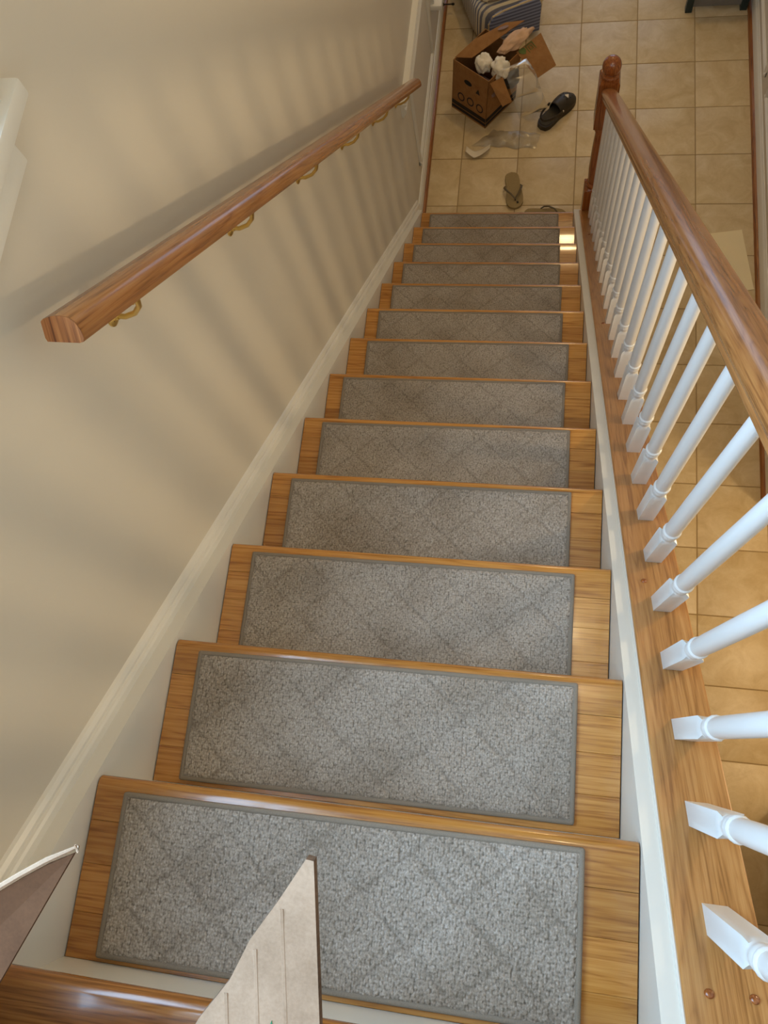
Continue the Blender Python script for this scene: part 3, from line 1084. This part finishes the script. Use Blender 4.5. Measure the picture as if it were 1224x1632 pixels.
def frame_mark(a0, b0, s_, g_):
    flap_mark('printed_square', [(a0, b0), (a0 + s_, b0), (a0 + s_, b0 + g_), (a0, b0 + g_)], M_GREEN2)
    flap_mark('printed_square', [(a0, b0 + s_ - g_), (a0 + s_, b0 + s_ - g_), (a0 + s_, b0 + s_), (a0, b0 + s_)], M_GREEN2)
    flap_mark('printed_square', [(a0, b0 + g_), (a0 + g_, b0 + g_), (a0 + g_, b0 + s_ - g_), (a0, b0 + s_ - g_)], M_GREEN2)
    flap_mark('printed_square', [(a0 + s_ - g_, b0 + g_), (a0 + s_, b0 + g_), (a0 + s_, b0 + s_ - g_), (a0 + s_ - g_, b0 + s_ - g_)], M_GREEN2)


frame_mark(0.055, 0.006, 0.048, 0.004)
frame_mark(0.068, 0.019, 0.022, 0.003)
flap_mark('printed_leaf', [(0.010, 0.004), (0.028, 0.002), (0.046, 0.008), (0.048, 0.024), (0.034, 0.040), (0.020, 0.034), (0.008, 0.020)], M_GREEN2)
hc = Vector((0.365, 4.034, FL + 0.363))
hd = Vector((0.265, 0.077, 0.035)).normalized()
hw = Vector((-0.03, 0.05, 0.0)).normalized()
sheet('hand_hole', [hc + hd * (0.030 * math.cos(a)) + hw * (0.010 * math.sin(a)) for a in [i * math.pi / 8 for i in range(16)]], 0.0012, M_MAUVE, bx, (0, 0, 1))


def crumple(name, c, size, mat, seed, amp=0.22, rot=(0, 0, 0), sub=4):
    bm = bmesh.new()
    bmesh.ops.create_icosphere(bm, subdivisions=sub, radius=1.0)
    from mathutils import noise as mn
    for v in bm.verts:
        d = v.co.normalized()
        k_ = 1 + amp * mn.noise(d * 2.1 + Vector((seed, 0, 0))) + amp * 0.6 * abs(mn.noise(d * 5.3 + Vector((0, seed, 0))))
        v.co = Vector((d.x * size[0], d.y * size[1], d.z * size[2])) * k_
    me = bpy.data.meshes.new(name)
    bm.to_mesh(me)
    bm.free()
    me.materials.append(mat)
    for p in me.polygons:
        p.use_smooth = True
    o_ = bpy.data.objects.new(name, me)
    COL.objects.link(o_)
    o_.location = c
    o_.rotation_euler = rot
    return o_


GP = 'packing material in the open box'
def at(x, y, z):
    return Vector((x, y, FL + z))


tag(crumple('tissue_wad', at(0.270, 3.872, 0.290), (0.046, 0.050, 0.046), M_TISSUE, 1.3, 0.26), 'round white tissue wad on the left in the open box', 'packing paper', GP)
tag(crumple('tissue_wad', at(0.362, 3.836, 0.292), (0.042, 0.052, 0.044), M_TISSUE, 4.1, 0.42), 'crumpled white tissue wad in the middle of the open box', 'packing paper', GP)
tag(crumple('kraft_paper_roll', at(0.435, 3.975, 0.335), (0.092, 0.036, 0.026), M_PINK, 7.7, 0.34, (0.15, -0.22, math.atan2(0.084, 0.125)), 4), 'twisted tan packing paper sticking up out of the open box', 'packing paper', GP)
tag(crumple('cloth_bundle', at(0.262, 3.815, 0.19), (0.085, 0.045, 0.05), M_MAUVE, 2.9, 0.2, (0, 0, math.atan2(e1.y, e1.x))), 'mauve bundle below the white tissue in the open box', 'bundle', GP)
tag(crumple('dark_bundle', at(0.385, 3.895, 0.18), (0.075, 0.07, 0.06), M_DARK, 5.5, 0.2, (0, 0, math.atan2(e1.y, e1.x))), 'dark bundle deep in the right of the open box', 'bundle', GP)

# clear air pillows draped over the near side of the box
ap = tag(empty('air_pillow_strip', (0.48, 3.74, FL)), 'strip of clear plastic air pillows spilling over the right edge of the box', 'plastic packaging')
PA = [(at(0.370, 3.790, 0.325), at(0.500, 3.865, 0.320)), (at(0.408, 3.745, 0.295), at(0.548, 3.815, 0.285)), (at(0.440, 3.700, 0.215), at(0.590, 3.765, 0.200)), (at(0.475, 3.660, 0.115), at(0.630, 3.740, 0.110))]
for c_ in range(3):
    (a0, a1), (b0, b1) = PA[c_], PA[c_ + 1]
    nn = (a1 - a0).cross(b0 - a0).normalized()
    nn = nn if nn.z > 0 else -nn

    def cell(u, v, side=1):
        p = a0.lerp(a1, u).lerp(b0.lerp(b1, u), v)
        puff = 0.020 * math.sin(math.pi * v) ** 0.6 * math.sin(math.pi * u) ** 0.5
        return p + nn * (side * puff + 0.003 * math.sin(11 * u + 7 * v + c_) * math.sin(math.pi * v))
    under(grid_mesh('pillow', cell, 16, 10, M_FILM), ap)

# loose plastic bag on the floor in front of the box
pb = tag(empty('plastic_bag', (0.42, 3.70, FL)), 'crumpled clear plastic bag lying on the tiles in front of the box', 'plastic bag')


def bagf(u, v):
    from mathutils import noise as mn
    a, b = Vector((0.20, 3.60, 0)), Vector((0.33, 3.545, 0))
    c_, d_ = Vector((0.40, 3.83, 0)), Vector((0.655, 3.77, 0))
    lo = Vector((0.21, 3.585, 0)).lerp(Vector((0.57, 3.555, 0)), u)
    hi = Vector((0.335, 3.69, 0)).lerp(Vector((0.60, 3.66, 0)), u)
    p = lo.lerp(hi, v)
    p.x += 0.012 * mn.noise(Vector((u * 5, v * 4, 0.3)))
    p.y += 0.018 * mn.noise(Vector((u * 6, v * 3, 2.3)))
    r_ = max(0.0, math.sin(math.pi * u)) ** 0.7 * max(0.0, math.sin(math.pi * v)) ** 0.7
    z = FL + 0.003 + 0.022 * r_ + 0.030 * r_ * abs(mn.noise(Vector((p.x * 16, p.y * 16, 1.2)))) + 0.010 * r_ * abs(mn.noise(Vector((p.x * 40, p.y * 40, 3))))
    return (p.x, p.y, z)


under(grid_mesh('film', bagf, 30, 26, M_FILM), pb)

ps = tag(grid_mesh('paper_scrap', lambda u, v: (0.185 + 0.135 * u, 3.565 - 0.075 * math.sin(math.pi * (0.25 + 0.5 * u)) + 0.055 * v + 0.045 * abs(u - 0.35), FL + 0.004 + 0.028 * (1 - v) * (0.4 + abs(u - 0.4))), 14, 6, M_PAPER, thick=0.001), 'curled white paper scrap on the tiles beside the plastic bag', 'paper')

# ------------------------------------------------------------------ striped bag
sb = tag(empty('striped_bag', (0.315, 4.59, FL), (0, 0, math.radians(20))), 'striped soft bag with a blue striped front panel behind the box', 'bag')


def superbox(name, hx, hy, hz, mat, p=5.0, seg=40, zshift=0.0, taper=0.0):
    vs, fs = [], []
    nr = 20
    for j in range(nr + 1):
        ph = -math.pi / 2 + math.pi * j / nr
        for i in range(seg):
            th = 2 * math.pi * i / seg
            d = Vector((math.cos(ph) * math.cos(th), math.cos(ph) * math.sin(th), math.sin(ph)))
            k_ = (abs(d.x) ** p + abs(d.y) ** p + abs(d.z) ** p) ** (-1 / p)
            q = d * k_
            s = 1 - taper * (q.z + 1) / 2
            vs.append((q.x * hx * s, q.y * hy * s, q.z * hz + zshift))
    for j in range(nr):
        for i in range(seg):
            fs.append((j * seg + i, j * seg + (i + 1) % seg, (j + 1) * seg + (i + 1) % seg, (j + 1) * seg + i))
    return mesh_obj(name, vs, fs, mat, None, smooth=50)


body = superbox('body', 0.205, 0.285, 0.135, M_STRIPE, 5, 48, 0.135, 0.05)
body.location = (-0.018, 0.01, 0)
body.parent = sb
pan = [(-0.150, 0.025), (0.150, 0.025), (0.158, 0.19), (0.148, 0.222), (0.115, 0.236), (-0.06, 0.222), (-0.125, 0.205), (-0.150, 0.165)]
prism('front_panel', pan, 'Y', -0.287, -0.255, M_STRIPE_BLUE, sb, smooth=30, bevel=0.008)
tube('piping', [(x, -0.276, z) for x, z in pan + [pan[0]]], 0.006, M_TAN, sb, 6)
tc_ = superbox('top_cover', 0.18, 0.245, 0.016, M_STRIPE_TOP, 5, 40, 0.0)
tc_.parent = sb
tc_.location = (-0.012, 0.01, 0.266)
tube('handle_loop', [(0.17, -0.20, 0.13), (0.205, -0.20, 0.15), (0.215, -0.16, 0.165), (0.205, -0.12, 0.15), (0.17, -0.11, 0.13)], 0.007, M_TAN, sb, 6)

# ------------------------------------------------------------------ clog
Hc, Tc = Vector((0.594, 3.687, FL)), Vector((0.766, 3.907, FL))
ang = math.atan2(Tc.y - Hc.y, Tc.x - Hc.x)
LC = (Tc - Hc).length
clog = tag(empty('clog', Hc, (0, 0, ang)), 'black olive perforated rubber clog with heel strap on the foyer tiles', 'clog')


def foot_half(t):
    pts = [(0.0, 0.0), (0.03, 0.55), (0.10, 0.78), (0.25, 0.82), (0.42, 0.78), (0.60, 0.95), (0.74, 1.0), (0.86, 0.92), (0.94, 0.70), (0.985, 0.38), (1.0, 0.0)]
    for i in range(len(pts) - 1):
        if pts[i][0] <= t <= pts[i + 1][0]:
            k_ = (t - pts[i][0]) / (pts[i + 1][0] - pts[i][0])
            return pts[i][1] * (1 - k_) + pts[i + 1][1] * k_
    return 0


def foot_outline(L, hw, n_=18, skew=0.0):
    up = [(L * (1 - math.cos(math.pi * i / n_)) / 2, hw * foot_half((1 - math.cos(math.pi * i / n_)) / 2)) for i in range(n_ + 1)]
    lo = [(x, -y) for x, y in up[::-1][1:-1]]
    return [(x, y + skew * math.sin(math.pi * x / L)) for x, y in up + lo]


prism('sole', foot_outline(LC, 0.052), 'Z', 0.0, 0.028, M_OLIVE, clog, smooth=40)
prism('footbed', [(0.012 + x * 0.92, y * 0.84) for x, y in foot_outline(LC, 0.05)], 'Z', 0.026, 0.0305, M_OLIVE_IN, clog, smooth=40)


def upper_f(u, v):
    t_ = 0.44 + 0.56 * u
    if u >= 0.999:
        t_ = 0.998
    hw = 0.0525 * max(foot_half(t_), 0.02)
    a = math.pi * v
    hh = 0.062 * (1 - 0.55 * u ** 1.8) * max(0.0, 1 - u ** 7)
    return (LC * t_, hw * math.cos(a), 0.022 + hh * math.sin(a) ** 0.75)


grid_mesh('toe_upper', upper_f, 16, 18, M_OLIVE, clog, thick=0.004)
for (u, v) in ((0.45, 0.36), (0.45, 0.5), (0.45, 0.64), (0.62, 0.34), (0.62, 0.5), (0.62, 0.66), (0.78, 0.38), (0.78, 0.5), (0.78, 0.62)):
    p = Vector(upper_f(u, v))
    nrm = (Vector(upper_f(u + 0.02, v)) - p).cross(Vector(upper_f(u, v + 0.02)) - p).normalized()
    if nrm.z < 0:
        nrm = -nrm
    lathe('vent_hole', [(0.0042, -0.002), (0.0042, 0.0006), (0.0004, 0.0008)], M_HOLE, clog, p, nrm.to_track_quat('Z', 'Y').to_euler(), 10)
strap = []
for i in range(13):
    a = math.pi * i / 12
    strap.append((LC * 0.46 - LC * 0.42 * math.sin(a), 0.048 * math.cos(a), 0.052 + 0.012 * math.sin(a)))
tube('heel_strap', strap, 0.0055, M_OLIVE, clog, 8, flat=1.7)
for s in (-1, 1):
    lathe('rivet', [(0.008, 0), (0.008, 0.003), (0.005, 0.005), (0.0005, 0.0055)], M_PAPER, clog, (LC * 0.47, s * 0.047, 0.052), (-s * math.pi / 2, 0, 0), 12)
cp = Vector(upper_f(0.55, 0.56))
prism('charm', [(-0.012, -0.010), (0.014, -0.006), (0.004, 0.014), (-0.006, 0.004)], 'Z', 0.0, 0.004, M_PAPER, clog, cp + Vector((0, 0, 0.002)), (0.15, 0.12, 0.5))

# ------------------------------------------------------------------ flip-flops


def flip_flop(loc, rz, label):
    r = tag(empty('flip_flop', loc, (0, 0, rz)), label, 'sandal', 'flip-flops at the foot of the stairs')
    L = 0.235
    prism('sole', foot_outline(L, 0.047, 20, 0.004), 'Z', 0.0, 0.016, M_SANDAL, r, smooth=40, bevel=None)
    lathe('toe_post', [(0.004, 0.0), (0.0035, 0.012), (0.003, 0.02)], M_STRAP, r, (L * 0.80, 0.004, 0.014), seg=8)
    for s in (-1, 1):
        pts = [(L * 0.80, 0.004, 0.030), (L * 0.70, 0.004 + s * 0.020, 0.043), (L * 0.56, s * 0.040, 0.040), (L * 0.45, s * 0.048, 0.026), (L * 0.36, s * 0.041, 0.010)]
        tube('strap', pts, [0.004, 0.005, 0.006, 0.006, 0.005], M_STRAP, r, 8, flat=0.5)
    prism('sole_mark', [(-0.008, -0.006), (0.008, -0.005), (0.006, 0.006), (-0.006, 0.005)], 'Z', 0.0, 0.0008, M_BLACK, r, (L * 0.86, 0.016, 0.016))
    return r


flip_flop((0.448, 3.392, FL), math.atan2(-0.232, 0.036), 'taupe flip-flop on the tile beyond the lowest stair')
flip_flop((0.53, 3.118, FL), math.radians(-4), 'flip-flop mostly hidden behind the lowest stair, only its strap showing')

# ------------------------------------------------------------------ white board on the hallway floor
wb_TR, wb_BR = Vector((1.656, 3.023, FL)), Vector((1.707, 2.672, FL))
dl = (wb_BR - wb_TR)
dn = Vector((dl.y, -dl.x, 0)).normalized()
if dn.x > 0:
    dn = -dn
wb = prism('foam_board', [tuple((wb_TR).xy), tuple((wb_BR).xy), tuple((wb_BR + dn * 0.28).xy), tuple((wb_TR + dn * 0.28).xy)], 'Z', FL + 0.0005, FL + 0.006, M_BOARD)
tag(wb, 'flat cream white rectangular board lying on the hallway tiles by the right wall', 'board')

# ------------------------------------------------------------------ green bench, top right
gt = tag(empty('green_bench', (1.55, 4.62, FL)), 'dark green wooden bench with grey lower shelf by the right wall', 'bench')
for (x, y) in ((1.392, 4.476), (1.690, 4.476), (1.392, 4.78), (1.690, 4.78)):
    under(box('leg', x - 0.019, x + 0.019, y, y + 0.038, FL, FL + 0.43, M_DKGREEN, None, 0.003), gt)
under(box('seat', 1.36, 1.712, 4.45, 4.83, FL + 0.43, FL + 0.455, M_DKGREEN, None, 0.004), gt)
under(box('lower_shelf', 1.411, 1.671, 4.502, 4.80, FL + 0.14, FL + 0.16, M_GREYSHELF, None, 0.002), gt)
under(box('front_panel', 1.411, 1.671, 4.486, 4.500, FL + 0.030, FL + 0.16, M_GREYSHELF, None, 0.002), gt)

# ------------------------------------------------------------------ door stop on the left baseboard
ds = tag(empty('door_stop', (XW + 0.014, 4.565, FL + 0.06)), 'small dark door stop sticking out of the left baseboard', 'door stop')
lathe('stem', [(0.009, 0.0), (0.009, 0.003), (0.004, 0.006), (0.004, 0.052)], M_STEEL, ds, (0, 0, 0), (0, math.pi / 2, 0), 10)
lathe('tip', [(0.004, 0.050), (0.0065, 0.052), (0.0065, 0.064), (0.004, 0.067)], M_BLACK, ds, (0, 0, 0), (0, math.pi / 2, 0), 10)
